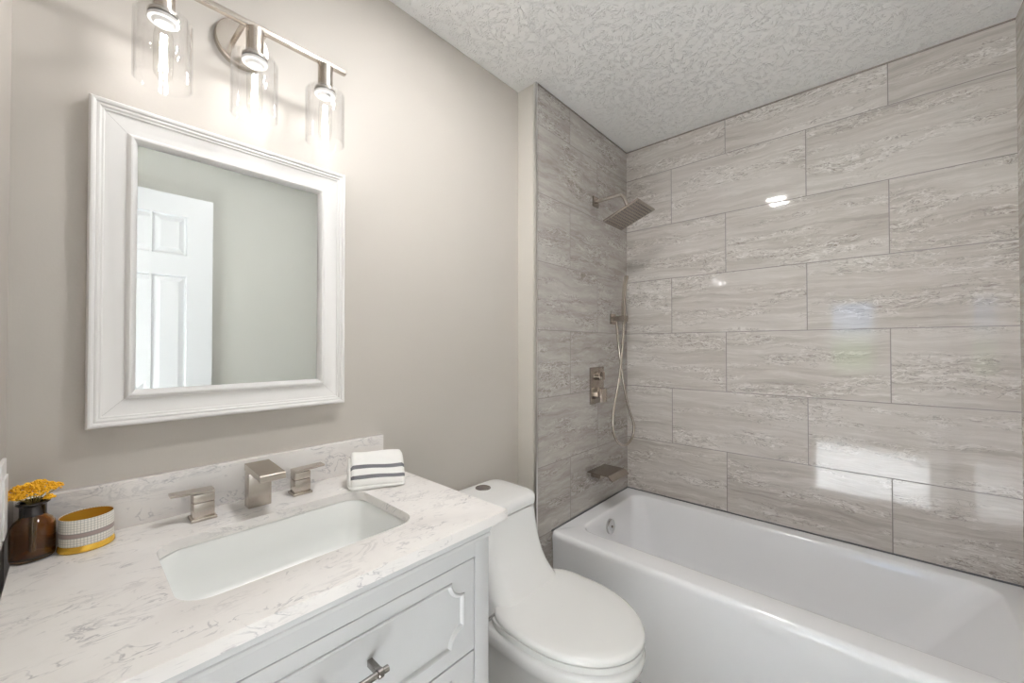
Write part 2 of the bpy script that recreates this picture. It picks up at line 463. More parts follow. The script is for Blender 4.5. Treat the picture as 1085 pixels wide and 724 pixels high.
# door casing round the doorway
struct('trim_2', B((LEFT_X, LEFT_X+0.014, DY1, DY1+0.06, FL, DTOP+0.06), (LEFT_X, LEFT_X+0.014, DY0-0.06, DY0, FL, DTOP+0.06), (LEFT_X, LEFT_X+0.014, DY0, DY1, DTOP, DTOP+0.06), bev=0.003),
       M['white_paint'], 'white casing round the doorway behind the viewer', 'trim')
struct('baseboard_back', B((0.70, RET_X, WALL_Y-0.012, WALL_Y, FL, 0.045), bev=0.002), M['white_paint'], 'white baseboard behind the toilet', 'baseboard')

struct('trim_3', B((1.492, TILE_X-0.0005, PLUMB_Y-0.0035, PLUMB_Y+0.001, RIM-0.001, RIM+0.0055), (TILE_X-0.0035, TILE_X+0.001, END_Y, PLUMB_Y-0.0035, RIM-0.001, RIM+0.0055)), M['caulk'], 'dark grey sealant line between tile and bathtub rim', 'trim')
struct('trim_4', B((RET_X+0.006, TILE_X-0.0005, PLUMB_Y-0.002, PLUMB_Y+0.001, CEIL-0.007, CEIL), (TILE_X-0.002, TILE_X+0.001, END_Y, PLUMB_Y-0.002, CEIL-0.007, CEIL)), M['brown_edge'], 'thin dark line where tile meets the ceiling', 'trim')

# door leaf standing open along the opposite wall (seen in the mirror)
def make_door():
    x0, x1, y0, y1, z0, z1 = -0.060, 0.535, -0.398, -0.363, FL+0.012, 2.078
    xs = [(0.045, 0.262), (0.278, 0.421)]
    zs = [(1.755, 1.966), (0.93, 1.643), (0.25, 0.81)]
    bm = bmesh.new()
    bm_box(bm, x0, x1, y0, y1-0.012, z0, z1)
    # stiles, rails and muntins in front of the recessed field
    for a, b in ((x0, xs[0][0]), (xs[0][1], xs[1][0]), (xs[1][1], x1)):
        bm_box(bm, a, b, y1-0.0125, y1, z0, z1)
    zz = [z0, zs[2][0], zs[2][1], zs[1][0], zs[1][1], zs[0][0], zs[0][1], z1]
    for a, b in xs:
        for k in range(0, 8, 2): bm_box(bm, a, b, y1-0.0125, y1, zz[k], zz[k+1])
    root = struct('door_1', bm, M['door_paint'], 'white six panel door standing open, seen in the mirror', 'door')
    for a, b in xs:
        for c, d in zs:
            pm = bmesh.new()
            loft(pm, [[(a+i, y, c+i), (b-i, y, c+i), (b-i, y, d-i), (a+i, y, d-i)] for i, y in
                      ((0.0, y1-0.0005), (0.005, y1-0.0115), (0.012, y1-0.0115), (0.034, y1-0.001), (0.035, y1-0.001))], False, True)
            obj('panel', pm, M['door_paint'], root, 0)
    k = bmesh.new()
    cyl(k, (0.475, y1, 0.89), (0.475, y1+0.008, 0.89), 0.03, bev=0.002); cyl(k, (0.475, y1+0.008, 0.89), (0.475, y1+0.035, 0.89), 0.011)
    tube(k, [(0.475, y1+0.03, 0.89), (0.475, y1+0.036, 0.89), (0.475, y1+0.048, 0.89), (0.475, y1+0.058, 0.89), (0.475, y1+0.061, 0.89)], [0.012, 0.024, 0.028, 0.02, 0.004], 24)
    obj('knob', k, M['nickel'], root)
make_door()

# hall beyond the doorway, lit by the added fill lamp; a far window glints in the tile
HX0, HX1, HY0, HY1 = -4.1, LEFT_X-T, -1.3, 1.5
WY0, WY1, WZ0, WZ1 = -0.05, 0.55, 0.80, 2.02
struct('floor_hall', B((HX0-0.1, HX1, HY0-0.1, HY1+0.1, -0.145, FL-0.001)), M['hall_floor'], 'carpeted hall floor beyond the doorway', 'floor')
struct('ceiling_hall', B((HX0-0.1, HX1, HY0-0.1, HY1+0.1, CEIL, CEIL+0.1)), M['white_paint'], 'plain white hall ceiling beyond the doorway', 'ceiling')
struct('wall_hall_left', B((HX0-0.1, HX1, HY1, HY1+0.1, FL, CEIL)), M['wall'], 'left greige hall wall beyond the doorway', 'wall')
struct('wall_hall_right', B((HX0-0.1, HX1, HY0-0.1, HY0, FL, CEIL)), M['wall'], 'right greige hall wall beyond the doorway', 'wall')
struct('wall_hall_near', B((HX1-0.01, HX1, FRONT_Y-T+0.0, HY0, FL, CEIL), (HX1-0.01, HX1, WALL_Y+T, HY1, FL, CEIL)), M['wall'], 'hall side of the bathroom wall', 'wall')
struct('wall_hall_far', B((HX0-0.1, HX0, HY0, WY0, FL, CEIL), (HX0-0.1, HX0, WY1, HY1, FL, CEIL), (HX0-0.1, HX0, WY0, WY1, FL, WZ0), (HX0-0.1, HX0, WY0, WY1, WZ1, CEIL)),
       M['wall'], 'far hall wall holding the window that glints in the tile', 'wall')
win = struct('window_1', B((HX0-0.05, HX0-0.01, WY0, WY0+0.05, WZ0, WZ1), (HX0-0.05, HX0-0.01, WY1-0.05, WY1, WZ0, WZ1), (HX0-0.05, HX0-0.01, WY0, WY1, WZ0, WZ0+0.05),
       (HX0-0.05, HX0-0.01, WY0, WY1, WZ1-0.05, WZ1), (HX0-0.05, HX0-0.01, WY0, WY1, 1.38, 1.43)), M['white_paint'], 'hall window reflected as a blue glint in the tile', 'window')
obj('window_pane', B((HX0-0.032, HX0-0.028, WY0+0.05, WY1-0.05, WZ0+0.05, WZ1-0.05)), M['glass'], win)

# ------------------------------------------------------------------ bathtub
def make_tub():
    x0, x1, y0, y1 = 1.489, TILE_X-0.004, END_Y+0.004, PLUMB_Y-0.004
    root = thing('bathtub', 'white alcove bathtub with flat apron below the tiled walls', 'bathtub', ((x0+x1)/2, (y0+y1)/2, FL))
    bm = bmesh.new()
    rings = []
    def ring(d, z, r): rings.append(rrect(x0+d, x1-min(d, 0.001), y0+min(d, 0.001), y1-min(d, 0.001), r, z, 8))
    ring(0.012, FL, 0.004); ring(0.010, 0.05, 0.004); ring(0.002, 0.36, 0.004); ring(0.0, 0.385, 0.004)
    ring(0.0005, 0.396, 0.004); ring(0.004, 0.406, 0.004); ring(0.010, 0.4125, 0.004); ring(0.018, RIM, 0.004)
    ix0, ix1, iy0, iy1 = 1.603, 2.190, -0.318, 1.022
    for d, z, r, dy in ((-0.010, RIM, 0.070, 0.0), (-0.004, RIM-0.001, 0.068, 0.0), (0.0, RIM-0.004, 0.066, 0.0), (0.004, RIM-0.012, 0.066, 0.003), (0.010, RIM-0.04, 0.070, 0.02),
                    (0.022, 0.27, 0.088, 0.085), (0.034, 0.16, 0.09, 0.15), (0.048, 0.105, 0.10, 0.19), (0.075, 0.078, 0.09, 0.22), (0.13, 0.070, 0.07, 0.27)):
        rings.append(rrect(ix0+d, ix1-d*0.9, iy0+d+dy, iy1-d*0.8, r, z, 8))
    loft(bm, rings, True, True)
    obj('tub_shell', bm, M['acrylic'], root, 50)
    bm = bmesh.new()
    c = Vector((1.868, 1.0085, 0.340)); nrm = Vector((0, -1, 0.10)).normalized()
    tube(bm, [c+nrm*t for t in (-0.004, 0.0, 0.008, 0.011, 0.0125)], [0.037, 0.037, 0.036, 0.031, 0.004], 40)
    ov = obj('overflow_plate', bm, M['chrome'], root)
    bm = bmesh.new(); tube(bm, [c+nrm*0.012, c+nrm*0.0155, c+nrm*0.016], [0.006, 0.006, 0.002], 16)
    obj('screw', bm, M['nickel_dark'], ov)
    bm = bmesh.new(); cyl(bm, (1.90, 0.80, 0.0685), (1.90, 0.80, 0.078), 0.035, bev=0.002)
    obj('drain', bm, M['chrome'], root)
make_tub()

# ------------------------------------------------------------------ vanity cabinet
CX0, CX1, CY0, CY1 = -0.030, 0.665, 0.675, 1.205
def notch_outline(x0, x1, z0, z1, r, i, y, n=8):
    # rectangle with concave quarter-round corners, shrunk by i
    X0, X1, Z0, Z1 = x0+i, x1-i, z0+i, z1-i; R = r+i
    s = math.sqrt(R*R - i*i); a = math.asin(i/R)
    pts = []
    for cx, cz, a0 in ((x1, z1, PI), (x0, z1, 1.5*PI), (x0, z0, 0), (x1, z0, PI/2)):
        # sweep from the side edge round to the top/bottom edge (counter-clockwise outline, clockwise arc)
        for k in range(n+1):
            t = a0 + PI/2 - a - (PI/2-2*a)*k/n
            pts.append((cx + R*math.cos(t), y, cz + R*math.sin(t)))
    return pts
def make_drawer(root, z0, z1):
    x0, x1, yf = 0.0145, 0.6195, 0.6755
    px0, px1, pz0, pz1 = x0+0.029, x1-0.029, z0+0.030, z1-0.029
    bm = bmesh.new(); n = 8
    o0 = notch_outline(px0, px1, pz0, pz1, 0.036, 0.0, yf, n)
    corners = [(x1, z1), (x0, z1), (x0, z0), (x1, z0)]
    rect = []
    for ci in range(4):
        for k in range(n+1): rect.append((corners[ci][0], yf, corners[ci][1]))
    back = [(p[0], yf+0.019, p[2]) for p in rect]
    rings = [back, [(p[0], yf+0.001, p[2]) for p in rect], [(p[0]+(0.001 if p[0] < 0.3 else -0.001), yf, p[2]+(0.001 if p[2] < (z0+z1)/2 else -0.001)) for p in rect], o0]
    for i, dy in ((0.0012, -0.0028), (0.0035, -0.0038), (0.0055, -0.0028), (0.0075, 0.0012), (0.0095, 0.0038)):
        rings.append(notch_outline(px0, px1, pz0, pz1, 0.036, i, yf+dy, n))
    loft(bm, rings, False, True)
    bmesh.ops.remove_doubles(bm, verts=bm.verts[:], dist=1e-5)
    d = obj('drawer', bm, M['cabinet'], root, 40)
    hz = (z0+z1)/2 + 0.014; yb = 0.640
    bm = bmesh.new()
    cyl(bm, (0.252, yb, hz), (0.382, yb, hz), 0.0058, 20, 0.0008)
    for hx in (0.268, 0.366):
        cyl(bm, (hx-0.005, yb, hz), (hx+0.005, yb, hz), 0.0082, 20, 0.001)
        bm_box(bm, hx-0.005, hx+0.005, yb, yf+0.001, hz-0.006, hz+0.006, 0.001)
    obj('handle', bm, M['pull'], d)
def make_vanity():
    root = thing('vanity_cabinet', 'light grey vanity cabinet with notched panel drawers under quartz top', 'cabinet', ((CX0+CX1)/2, (CY0+CY1)/2, FL))
    bm = bmesh.new()
    for b in ((CX0, CX0+0.018, CY0+0.0207, CY1, 0.10, 0.852), (CX1-0.018, CX1, CY0+0.0207, CY1, 0.10, 0.852), (CX0+0.018, CX1-0.018, CY1-0.012, CY1, 0.10, 0.852),
              (CX0+0.018, CX1-0.018, CY0+0.0207, CY1-0.012, 0.10, 0.118)):
        bm_box(bm, *b)
    obj('body', bm, M['cabinet'], root)
    bm = bmesh.new()
    bm_box(bm, CX0, 0.012, CY0, CY0+0.0205, FL, 0.852, 0.0015)
    bm_box(bm, 0.622, CX1, CY0, CY0+0.0205, FL, 0.852, 0.0015)
    bm_box(bm, 0.012, 0.622, CY0, CY0+0.0205, 0.787, 0.852)
    bm_box(bm, 0.012, 0.622, CY0, CY0+0.0205, 0.10, 0.152)
    bm_box(bm, 0.012, 0.622, CY0+0.0195, CY0+0.0205, 0.152, 0.787)
    obj('face_frame', bm, M['cabinet'], root)
    # stepped moulding under the worktop, wrapping the front and the right side
    bm = bmesh.new()
    prof = [(0.0, 0.8185), (0.0018, 0.8195), (0.0026, 0.823), (0.0026, 0.8265), (0.0012, 0.829), (0.0032, 0.8325), (0.0048, 0.838), (0.0052, 0.852)]
    path = lambda d: [(CX0-d, CY1), (CX0-d, CY0-d), (CX1+d, CY0-d), (CX1+d, CY1)]
    loft(bm, [[(x, y, z) for x, y in path(d)] for d, z in prof], False, False, closed=False)
    obj('moulding', bm, M['cabinet'], root, 25)
    for z0, z1 in ((0.580, 0.785), (0.367, 0.577), (0.154, 0.364)): make_drawer(root, z0, z1)
    for x in (CX0, CX1-0.045):
        bm = bmesh.new(); bm_box(bm, x, x+0.045, CY1-0.045, CY1, FL, 0.1005, 0.002)
        obj('leg', bm, M['cabinet'], root)
make_vanity()

# ------------------------------------------------------------------ worktop with sink cut-out
KX0, KX1, KY0 = -0.069, 0.704, 0.650
KZ = TOP + 0.0004
SX0, SX1, SY0, SY1, SR = 0.112, 0.531, 0.766, 1.046, 0.048
def make_top():
    bm = bmesh.new(); n = 10
    def outer(d, z):
        c = [(KX1-d, WALL_Y-0.0), (KX0+d, WALL_Y-0.0), (KX0+d, KY0+d), (KX1-d, KY0+d)]
        c = [(KX1-d, WALL_Y), (KX0+d, WALL_Y), (KX0+d, KY0+d), (KX1-d, KY0+d)]
        return [Vector((*c[i], z)) for i in range(4) for k in range(n+1)]
    inner = lambda d, z: rrect(SX0-d, SX1+d, SY0-d, SY1+d, SR+d, z, n)
    b = 0.0006
    rings = [inner(0.0, TOP-0.022), outer(0.0, TOP-0.022), outer(0.0, TOP-b), outer(b*0.3, TOP-b*0.3), outer(b, TOP), inner(b, TOP), inner(b*0.3, TOP-b*0.3), inner(0.0, TOP-b), inner(0.0, TOP-0.022)]
    loft(bm, rings, False, False)
    bmesh.ops.remove_doubles(bm, verts=bm.verts[:], dist=1e-5)
    o = obj('countertop', bm, M['quartz'], None, 30)
    tag(o, 'white quartz worktop with grey flecks over the vanity cabinet', 'countertop')
    bs = obj('backsplash', B((KX0, 0.690, WALL_Y-0.021, WALL_Y-0.0005, KZ, TOP+0.100), bev=0.0012), M['quartz'])
    tag(bs, 'low quartz backsplash strip along the wall behind the faucet', 'backsplash')
make_top()

def make_sink():
    root = thing('undermount_sink', 'white rectangular sink sunk into the quartz worktop', 'sink', ((SX0+SX1)/2, (SY0+SY1)/2, TOP-0.16))
    bm = bmesh.new()
    rings = [rrect(SX0-0.02-e, SX1+0.02+e, SY0-0.02-e, SY1+0.02+e, SR+0.02, z, 10) for e, z in ((-0.02+0.004, 0.0),)]
    zt = TOP-0.0228
    R = lambda d, z, r: rrect(SX0+d, SX1-d, SY0+d, SY1-d, r, z, 10)
    rings = [R(0.11, zt-0.137, 0.02), R(0.03, zt-0.128, 0.05), R(0.012, zt-0.105, 0.05), R(-0.012, zt-0.02, SR+0.012), R(-0.022, zt-0.014, SR+0.022), R(-0.022, zt, SR+0.022),
             R(-0.002, zt, SR), R(0.001, zt-0.004, SR), R(0.006, zt-0.06, SR-0.002), R(0.016, zt-0.098, SR-0.004), R(0.032, zt-0.113, 0.045), R(0.065, zt-0.120, 0.04), R(0.125, zt-0.125, 0.014)]
    loft(bm, rings, True, True)
    obj('basin', bm, M['basin'], root, 50)
    bm = bmesh.new(); lathe(bm, 0.3215, 0.906, [(0.0225, zt-0.126), (0.0225, zt-0.1225), (0.019, zt-0.1215), (0.016, zt-0.1235), (0.001, zt-0.1225)], 32, True, True)
    obj('drain', bm, M['nickel'], root)
make_sink()

# ------------------------------------------------------------------ basin faucet
def make_faucet():
    root = thing('basin_faucet', 'brushed nickel faucet with flat spout and two square handles behind sink', 'faucet', (0.3135, 1.118, KZ))
    bm = bmesh.new()
    bm_box(bm, 0.2885, 0.3375, 1.108, 1.1405, KZ, 0.968, 0.0012)
    # flat blade of the spout with a short front lip
    x0, x1 = 0.2875, 0.3405
    prof = [(1.1412, 0.978), (1.1412, 0.962), (1.106, 0.9615), (1.031, 0.9605), (1.0275, 0.9575), (1.0215, 0.957), (1.0205, 0.9595), (1.0205, 0.9705), (1.022, 0.9725)]
    loft(bm, [[(x, y, z) for y, z in prof] for x in (x0, x1)], True, True)
    obj('spout', bm, M['nickel'], root, 25)
    for s, cx in ((-1, 0.2045), (1, 0.413)):
        bm = bmesh.new()
        bm_box(bm, cx-0.0195, cx+0.0195, 1.1145, 1.1475, KZ+0.006, 0.9145, 0.0008)
        h = obj('handle', bm, M['nickel'], root)
        bm = bmesh.new()
        bm_box(bm, cx-0.0195, cx+0.0195, 1.1145, 1.1475, 0.9155, 0.934, 0.0008)
        # the flat blade of the lever, rising slightly to its tip
        a, b = (cx+0.0195, cx-0.058) if s < 0 else (cx-0.0195, cx+0.058)
        loft(bm, [[(a, y, z) for y, z in ((1.1145, 0.934), (1.1475, 0.934), (1.1475, 0.940), (1.1145, 0.940))],
                  [(b, y, z) for y, z in ((1.119, 0.9375), (1.1475, 0.9375), (1.1475, 0.9420), (1.119, 0.9420))]], True, True)
        obj('lever', bm, M['nickel'], h, 25)
        bm = bmesh.new(); bm_box(bm, cx-0.0235, cx+0.0235, 1.1095, 1.1525, KZ, KZ+0.0065, 0.001)
        obj('base_plate', bm, M['nickel'], h)
    # small inlay on the inner face of the right handle
make_faucet()

# ------------------------------------------------------------------ things on the worktop
def make_bottle():
    x, y, r = -0.0435, 1.152, 0.0285
    root = thing('glass_bottle', 'amber brown glass bottle holding yellow flowers on the worktop', 'bottle', (x, y, KZ))
    z = KZ
    bm = bmesh.new()
    prof = [(0.002, z+0.0015), (r-0.004, z), (r-0.001, z+0.002), (r, z+0.006), (r, z+0.058), (r-0.001, z+0.064), (r-0.005, z+0.070), (0.0185, z+0.0745), (0.0170, z+0.078), (0.0168, z+0.079)]
    inner = [(0.0148, z+0.079), (0.0150, z+0.076), (0.0168, z+0.0722), (r-0.0065, z+0.0675), (r-0.0032, z+0.061), (r-0.0025, z+0.056), (r-0.0025, z+0.008), (r-0.006, z+0.0045), (0.002, z+0.004)]
    lathe(bm, x, y, prof + inner, 48, True, True)
    obj('bottle_body', bm, M['amber'], root, 40)
    bm = bmesh.new()
    nk = [(0.0150, z+0.0792), (0.0170, z+0.0792), (0.0170, z+0.096), (0.0190, z+0.0985), (0.0215, z+0.1005), (0.0215, z+0.1035), (0.0195, z+0.1045), (0.0160, z+0.1035), (0.0150, z+0.099)]
    lathe(bm, x, y, nk + [nk[0]], 48)
    n = obj('neck', bm, NECK, root, 40)
    n['label'] = 'dark opaque neck and lip'
NECK = plain('dark_bottle_neck', (0.022, 0.018, 0.018), 0.08)
make_bottle()

def make_flowers():
    x, y, z = -0.0435, 1.152, KZ+0.104
    root = thing('flower_bunch', 'small bunch of golden yellow yarrow standing in the amber bottle', 'flowers', (x, y, KZ+0.006))
    rnd = random.Random(11)
    heads = [(-0.027, -0.004, 0.036, 0.0085), (-0.017, 0.006, 0.044, 0.0115), (-0.005, -0.006, 0.048, 0.013), (0.007, 0.007, 0.049, 0.0125), (0.017, -0.004, 0.045, 0.012),
             (0.027, 0.003, 0.041, 0.010), (-0.010, -0.014, 0.038, 0.0105), (0.009, -0.015, 0.039, 0.011), (0.001, 0.014, 0.043, 0.011), (0.020, -0.014, 0.026, 0.0065), (-0.019, -0.010, 0.034, 0.009)]
    for hx, hy, hz, hr in heads:
        c = Vector((x+hx, y+hy, KZ+0.104+hz*0.92-0.020))
        bm = bmesh.new()
        tube(bm, smooth_path([(x+hx*0.12, y+hy*0.12, KZ+0.012), (x+hx*0.2, y+hy*0.2, KZ+0.09), (x+hx*0.42, y+hy*0.42, KZ+0.106), c + Vector((0, 0, -hr*0.3))], 5), [0.0009]*16, 6)
        st = obj('stem', bm, M['stem'], root)
        bm = bmesh.new()
        hr *= 1.12
        cnt = int(26 + hr*3000)
        for k in range(cnt):
            a = rnd.random()*2*PI; q = math.sqrt(rnd.random())
            p = c + Vector((hr*q*math.cos(a), hr*q*math.sin(a), hr*0.75*(1-q*q) + rnd.uniform(-0.0012, 0.0012)))
            m = Matrix.Translation(p) @ Matrix.Rotation(rnd.random()*6, 4, 'Z') @ Matrix.Rotation(rnd.uniform(-.5, .5), 4, 'X') @ Matrix.Diagonal((1, 1, 0.7, 1))
            bmesh.ops.create_icosphere(bm, subdivisions=1, radius=rnd.uniform(0.0014, 0.0026), matrix=m)
            if k % 3 == 0:
                bm2 = [c + Vector((0, 0, -hr*0.4)), p]
                tube(bm, bm2, [0.0005, 0.0004], 4)
        obj('flower_head', bm, M['yarrow'], st, 0)
make_flowers()

def make_dish():
    x, y, r = 0.0250, 1.147, 0.0380
    root = thing('trinket_tin', 'round gridded cream tin with gold inside beside the amber bottle', 'tin', (x, y, KZ))
    z = KZ
    bm = bmesh.new(); lathe(bm, x, y, [(r-0.0012, z+0.0125), (r, z+0.0125), (r, z+0.061), (r-0.0006, z+0.0618), (r-0.0012, z+0.061), (r-0.0012, z+0.0125)], 64)
    obj('side', bm, M['tin'], root, 40)
    bm = bmesh.new(); lathe(bm, x, y, [(r-0.003, z+0.0002), (r+0.0008, z), (r+0.002, z+0.002), (r+0.0015, z+0.006), (r-0.0002, z+0.0122), (r-0.002, z+0.0124)], 64, True, True)
    obj('base', bm, M['gold'], root, 40)
    bm = bmesh.new(); lathe(bm, x, y, [(r-0.0013, z+0.0605), (r-0.0014, z+0.013), (r-0.004, z+0.0128), (0.001, z+0.0128)], 64)
    obj('lining', bm, M['gold'], root, 40)
make_dish()

def make_towel():
    # loaf of folded cotton: profile across the fold, swept along its length
    ang = math.radians(-25.0); L = 0.142
    ex = Vector((math.cos(ang), math.sin(ang), 0)); ey = Vector((-math.sin(ang), math.cos(ang), 0))
    o0 = Vector((0.503, 1.0325, KZ))
    prof = [(0.010, 0.0), (0.003, 0.002), (0.0005, 0.006), (0.002, 0.0095), (0.0045, 0.0105), (0.0035, 0.013), (0.0035, 0.018), (0.0062, 0.0252), (0.0084, 0.0292), (0.0138, 0.0378), (0.0205, 0.0452), (0.0268, 0.0515),
            (0.0350, 0.0593), (0.040, 0.0635), (0.0485, 0.070), (0.058, 0.0765), (0.067, 0.0815), (0.076, 0.0845), (0.085, 0.084), (0.093, 0.079), (0.099, 0.070), (0.102, 0.058), (0.104, 0.042), (0.106, 0.024), (0.105, 0.008), (0.100, 0.001), (0.09, 0.0)]
    stripe = {8, 11}
    root_loc = o0 + ex*L/2 + ey*0.05
    n = 26
    rnd = random.Random(3)
    bm = bmesh.new(); rings = []
    for i in range(n+1):
        t = i/n
        e = min(t, 1-t)*L
        sq = 1 - 0.16*max(0, 1-e/0.008)**2
        lift = 1.0 + 0.10*(0.5-t)
        ring = []
        for j, (d, h) in enumerate(prof):
            wv = 0.0011*math.sin(t*7+j*0.5) + 0.0016*math.sin(t*3.1+1.0+j*0.21)
            dd = 0.053 + (d-0.053)*sq; hh = (h*lift)*(1-(1-sq)*0.7)
            hh = max(0.0, hh + (wv if h > 0.012 else 0))
            sh = 0.003*math.sin(t*5.0)*(1 if j < 16 else 0)
            ring.append(o0 + ex*(t*L) + ey*(dd + (sh if h > 0.003 else 0)) + Vector((0, 0, hh)))
        rings.append(ring)
    loft(bm, rings, True, True)
    bm.faces.ensure_lookup_table()
    P = len(prof)
    for i in range(n):
        for j in range(P):
            if j in stripe: bm.faces[i*P+j].material_index = 1
    root = thing('hand_towel', 'folded white hand towel with two grey stripes on the worktop', 'towel', root_loc)
    obj('towel_cloth', bm, [M['towel'], M['towel_stripe']], root, 60)
    # inner layers showing at the left end
    for k, (s, w) in enumerate(((0.80, 0.006), (0.56, 0.009))):
        bm = bmesh.new(); rr = []
        for dx, sc_ in ((0.004, 1.0), (-w*0.8, 1.0), (-w, 0.94)):
            rr.append([o0 + ex*dx + ey*(0.053 + (d-0.053)*s*sc_) + Vector((0, 0, 0.003 + h*s*sc_ + 0.002*k)) for d, h in prof])
        loft(bm, rr, True, True)
        obj('fold_layer', bm, M['towel'], root, 60)
make_towel()

# ------------------------------------------------------------------ mirror
def make_mirror():
    x0, x1, z0, z1 = 0.021, 0.556, 1.095, 1.784
    root = thing('wall_mirror', 'rectangular mirror in stepped white frame above the vanity', 'mirror', ((x0+x1)/2, WALL_Y, z0))
    prof = [(0.0, 0.0), (0.0, 0.024), (0.001, 0.0275), (0.0035, 0.030), (0.0065, 0.0305), (0.0095, 0.029), (0.0105, 0.0265), (0.0112, 0.0255), (0.0125, 0.0262), (0.0155, 0.0262), (0.0175, 0.0245),
            (0.0182, 0.0230), (0.0190, 0.0225), (0.0215, 0.0225), (0.0228, 0.0212), (0.0233, 0.0195), (0.0240, 0.0190), (0.048, 0.0175), (0.0560, 0.0168), (0.0570, 0.0172), (0.0585, 0.0205), (0.0610, 0.0235), (0.0640, 0.0250), (0.0670, 0.0245),
            (0.0700, 0.0215), (0.0730, 0.0165), (0.0750, 0.0120), (0.0750, 0.004)]
    bm = bmesh.new()
    loft(bm, [[(x0+d, WALL_Y-h, z0+d), (x1-d, WALL_Y-h, z0+d), (x1-d, WALL_Y-h, z1-d), (x0+d, WALL_Y-h, z1-d)] for d, h in prof], True, True)
    # fine mitre joints
    obj('frame', bm, M['frame_paint'], root, 32)
    for sx, sz in ((0, 0), (1, 0), (1, 1), (0, 1)):
        cx = x0 if sx == 0 else x1; cz = z0 if sz == 0 else z1
        ux = 1 if sx == 0 else -1; uz = 1 if sz == 0 else -1
        mt = bmesh.new()
        tube(mt, [Vector((cx+ux*0.0245, WALL_Y-0.01905, cz+uz*0.0245)), Vector((cx+ux*0.0565, WALL_Y-0.0170, cz+uz*0.0565))], 0.00022, 6)
        obj('mitre_joint', mt, M['joint'], root)
    d = 0.075; w = 0.021
    bm = bmesh.new()
    loft(bm, [[(x0+e, WALL_Y-h, z0+e), (x1-e, WALL_Y-h, z0+e), (x1-e, WALL_Y-h, z1-e), (x0+e, WALL_Y-h, z1-e)] for e, h in ((d-0.004, 0.0104), (d+w, 0.0109))], False, True)
    obj('mirror_glass', bm, M['mirror'], root, 0)
make_mirror()

# ------------------------------------------------------------------ vanity light
LY, LZ = 1.095, 2.032
def make_light():
    root = thing('vanity_light', 'three lamp brushed nickel vanity light with clear glass shades above mirror', 'wall light', (0.291, WALL_Y, 2.045))
    bm = bmesh.new()
    tube(bm, [(0.291, WALL_Y, 2.043), (0.291, WALL_Y-0.014, 2.043), (0.291, WALL_Y-0.018, 2.043), (0.291, WALL_Y-0.019, 2.043)], [0.060, 0.060, 0.057, 0.050], 64)
    obj('back_plate', bm, M['nickel'], root)
    bm = bmesh.new()
    for dx in (-0.022, 0.022):
        tube(bm, [(0.291+dx, WALL_Y-0.017, 2.036), (0.291+dx, LY+0.004, LZ-0.002)], 0.0058, 16)
    obj('arm', bm, M['nickel'], root)
    bm = bmesh.new(); bm_box(bm, 0.070, 0.512, LY-0.0065, LY+0.0065, LZ-0.0065, LZ+0.0065, 0.0012)
    obj('crossbar', bm, M['nickel'], root)
    for x in (0.125, 0.291, 0.457):
        bm = bmesh.new()
        lathe(bm, x, LY, [(0.0165, LZ-0.006), (0.0185, LZ-0.0075), (0.0185, LZ-0.068), (0.0195, LZ-0.0685), (0.0255, LZ-0.0715), (0.0265, LZ-0.073), (0.0265, LZ-0.0785), (0.012, LZ-0.0788)], 40, True, True)
        s = obj('socket', bm, M['nickel'], root, 30)
        bm = bmesh.new()
        lathe(bm, x, LY, [(0.012, LZ-0.0822), (0.0265, LZ-0.0824), (0.0275, LZ-0.0845), (0.0260, LZ-0.0885), (0.0200, LZ-0.0892), (0.0180, LZ-0.0925), (0.0155, LZ-0.0955), (0.012, LZ-0.096)], 40, True, True)
        rg = obj('retaining_ring', bm, M['white_plastic'], s, 30); rg['label'] = 'white ring'
        bm = bmesh.new()
        zt, zb, r = 1.953, 1.814, 0.0485
        lathe(bm, x, LY, [(0.020, zt), (r-0.006, zt), (r-0.002, zt-0.0015), (r, zt-0.006), (r, zb), (r-0.0012, zb-0.001), (r-0.0025, zb), (r-0.0025, zt-0.006), (r-0.007, zt-0.0028), (0.020, zt-0.0028), (0.020, zt)], 64)
        obj('shade', bm, M['glass'], root, 40)
        bm = bmesh.new()
        lathe(bm, x, LY, [(0.0125, 1.937), (0.0128, 1.930), (0.0155, 1.918), (0.0165, 1.905), (0.0165, 1.845), (0.0150, 1.832), (0.010, 1.824), (0.003, 1.821)], 32, False, True)
        b = obj('bulb', bm, M['bulb_glass'], root, 40)
        bm = bmesh.new()
        for k in range(4):
            a = PI/4 + k*PI/2
            tube(bm, [(x+0.0042*math.cos(a), LY+0.0042*math.sin(a), 1.915), (x+0.0062*math.cos(a), LY+0.0062*math.sin(a), 1.838)], 0.0018, 8)
        obj('filament', bm, M['filament'], b)
make_light()

# ------------------------------------------------------------------ recessed ceiling light (its glint shows in the tile)
def make_downlight():
    x, y = 0.72, 0.555
    root = thing('ceiling_light', 'flat ceiling light with two lenses whose glint shows in the tile', 'ceiling light', (x, y, CEIL))
    obj('housing', B((x-0.105, x+0.105, y-0.075, y+0.075, CEIL-0.012, CEIL), bev=0.003), M['white_plastic'], root, 40)
    for s_ in (-1, 1):
        bm = bmesh.new(); bm_box(bm, x+s_*0.072-0.014, x+s_*0.072+0.014, y-0.058, y+0.058, CEIL-0.0126, CEIL-0.0118)
        obj('lens', bm, M['downlight'], root, 40)
make_downlight()
bm = bmesh.new(); lathe(bm, -1.15, 0.48, [(0.26, CEIL), (0.26, CEIL-0.02), (0.25, CEIL-0.03), (0.001, CEIL-0.03)], 48, True, True)
hl = obj('hall_fill_disc', bm, M['white_plastic']); tag(hl, 'added round disc above the hall fill lamp beyond the doorway', 'ceiling light')  # unlit disc added as a fixture for the hall fill lamp

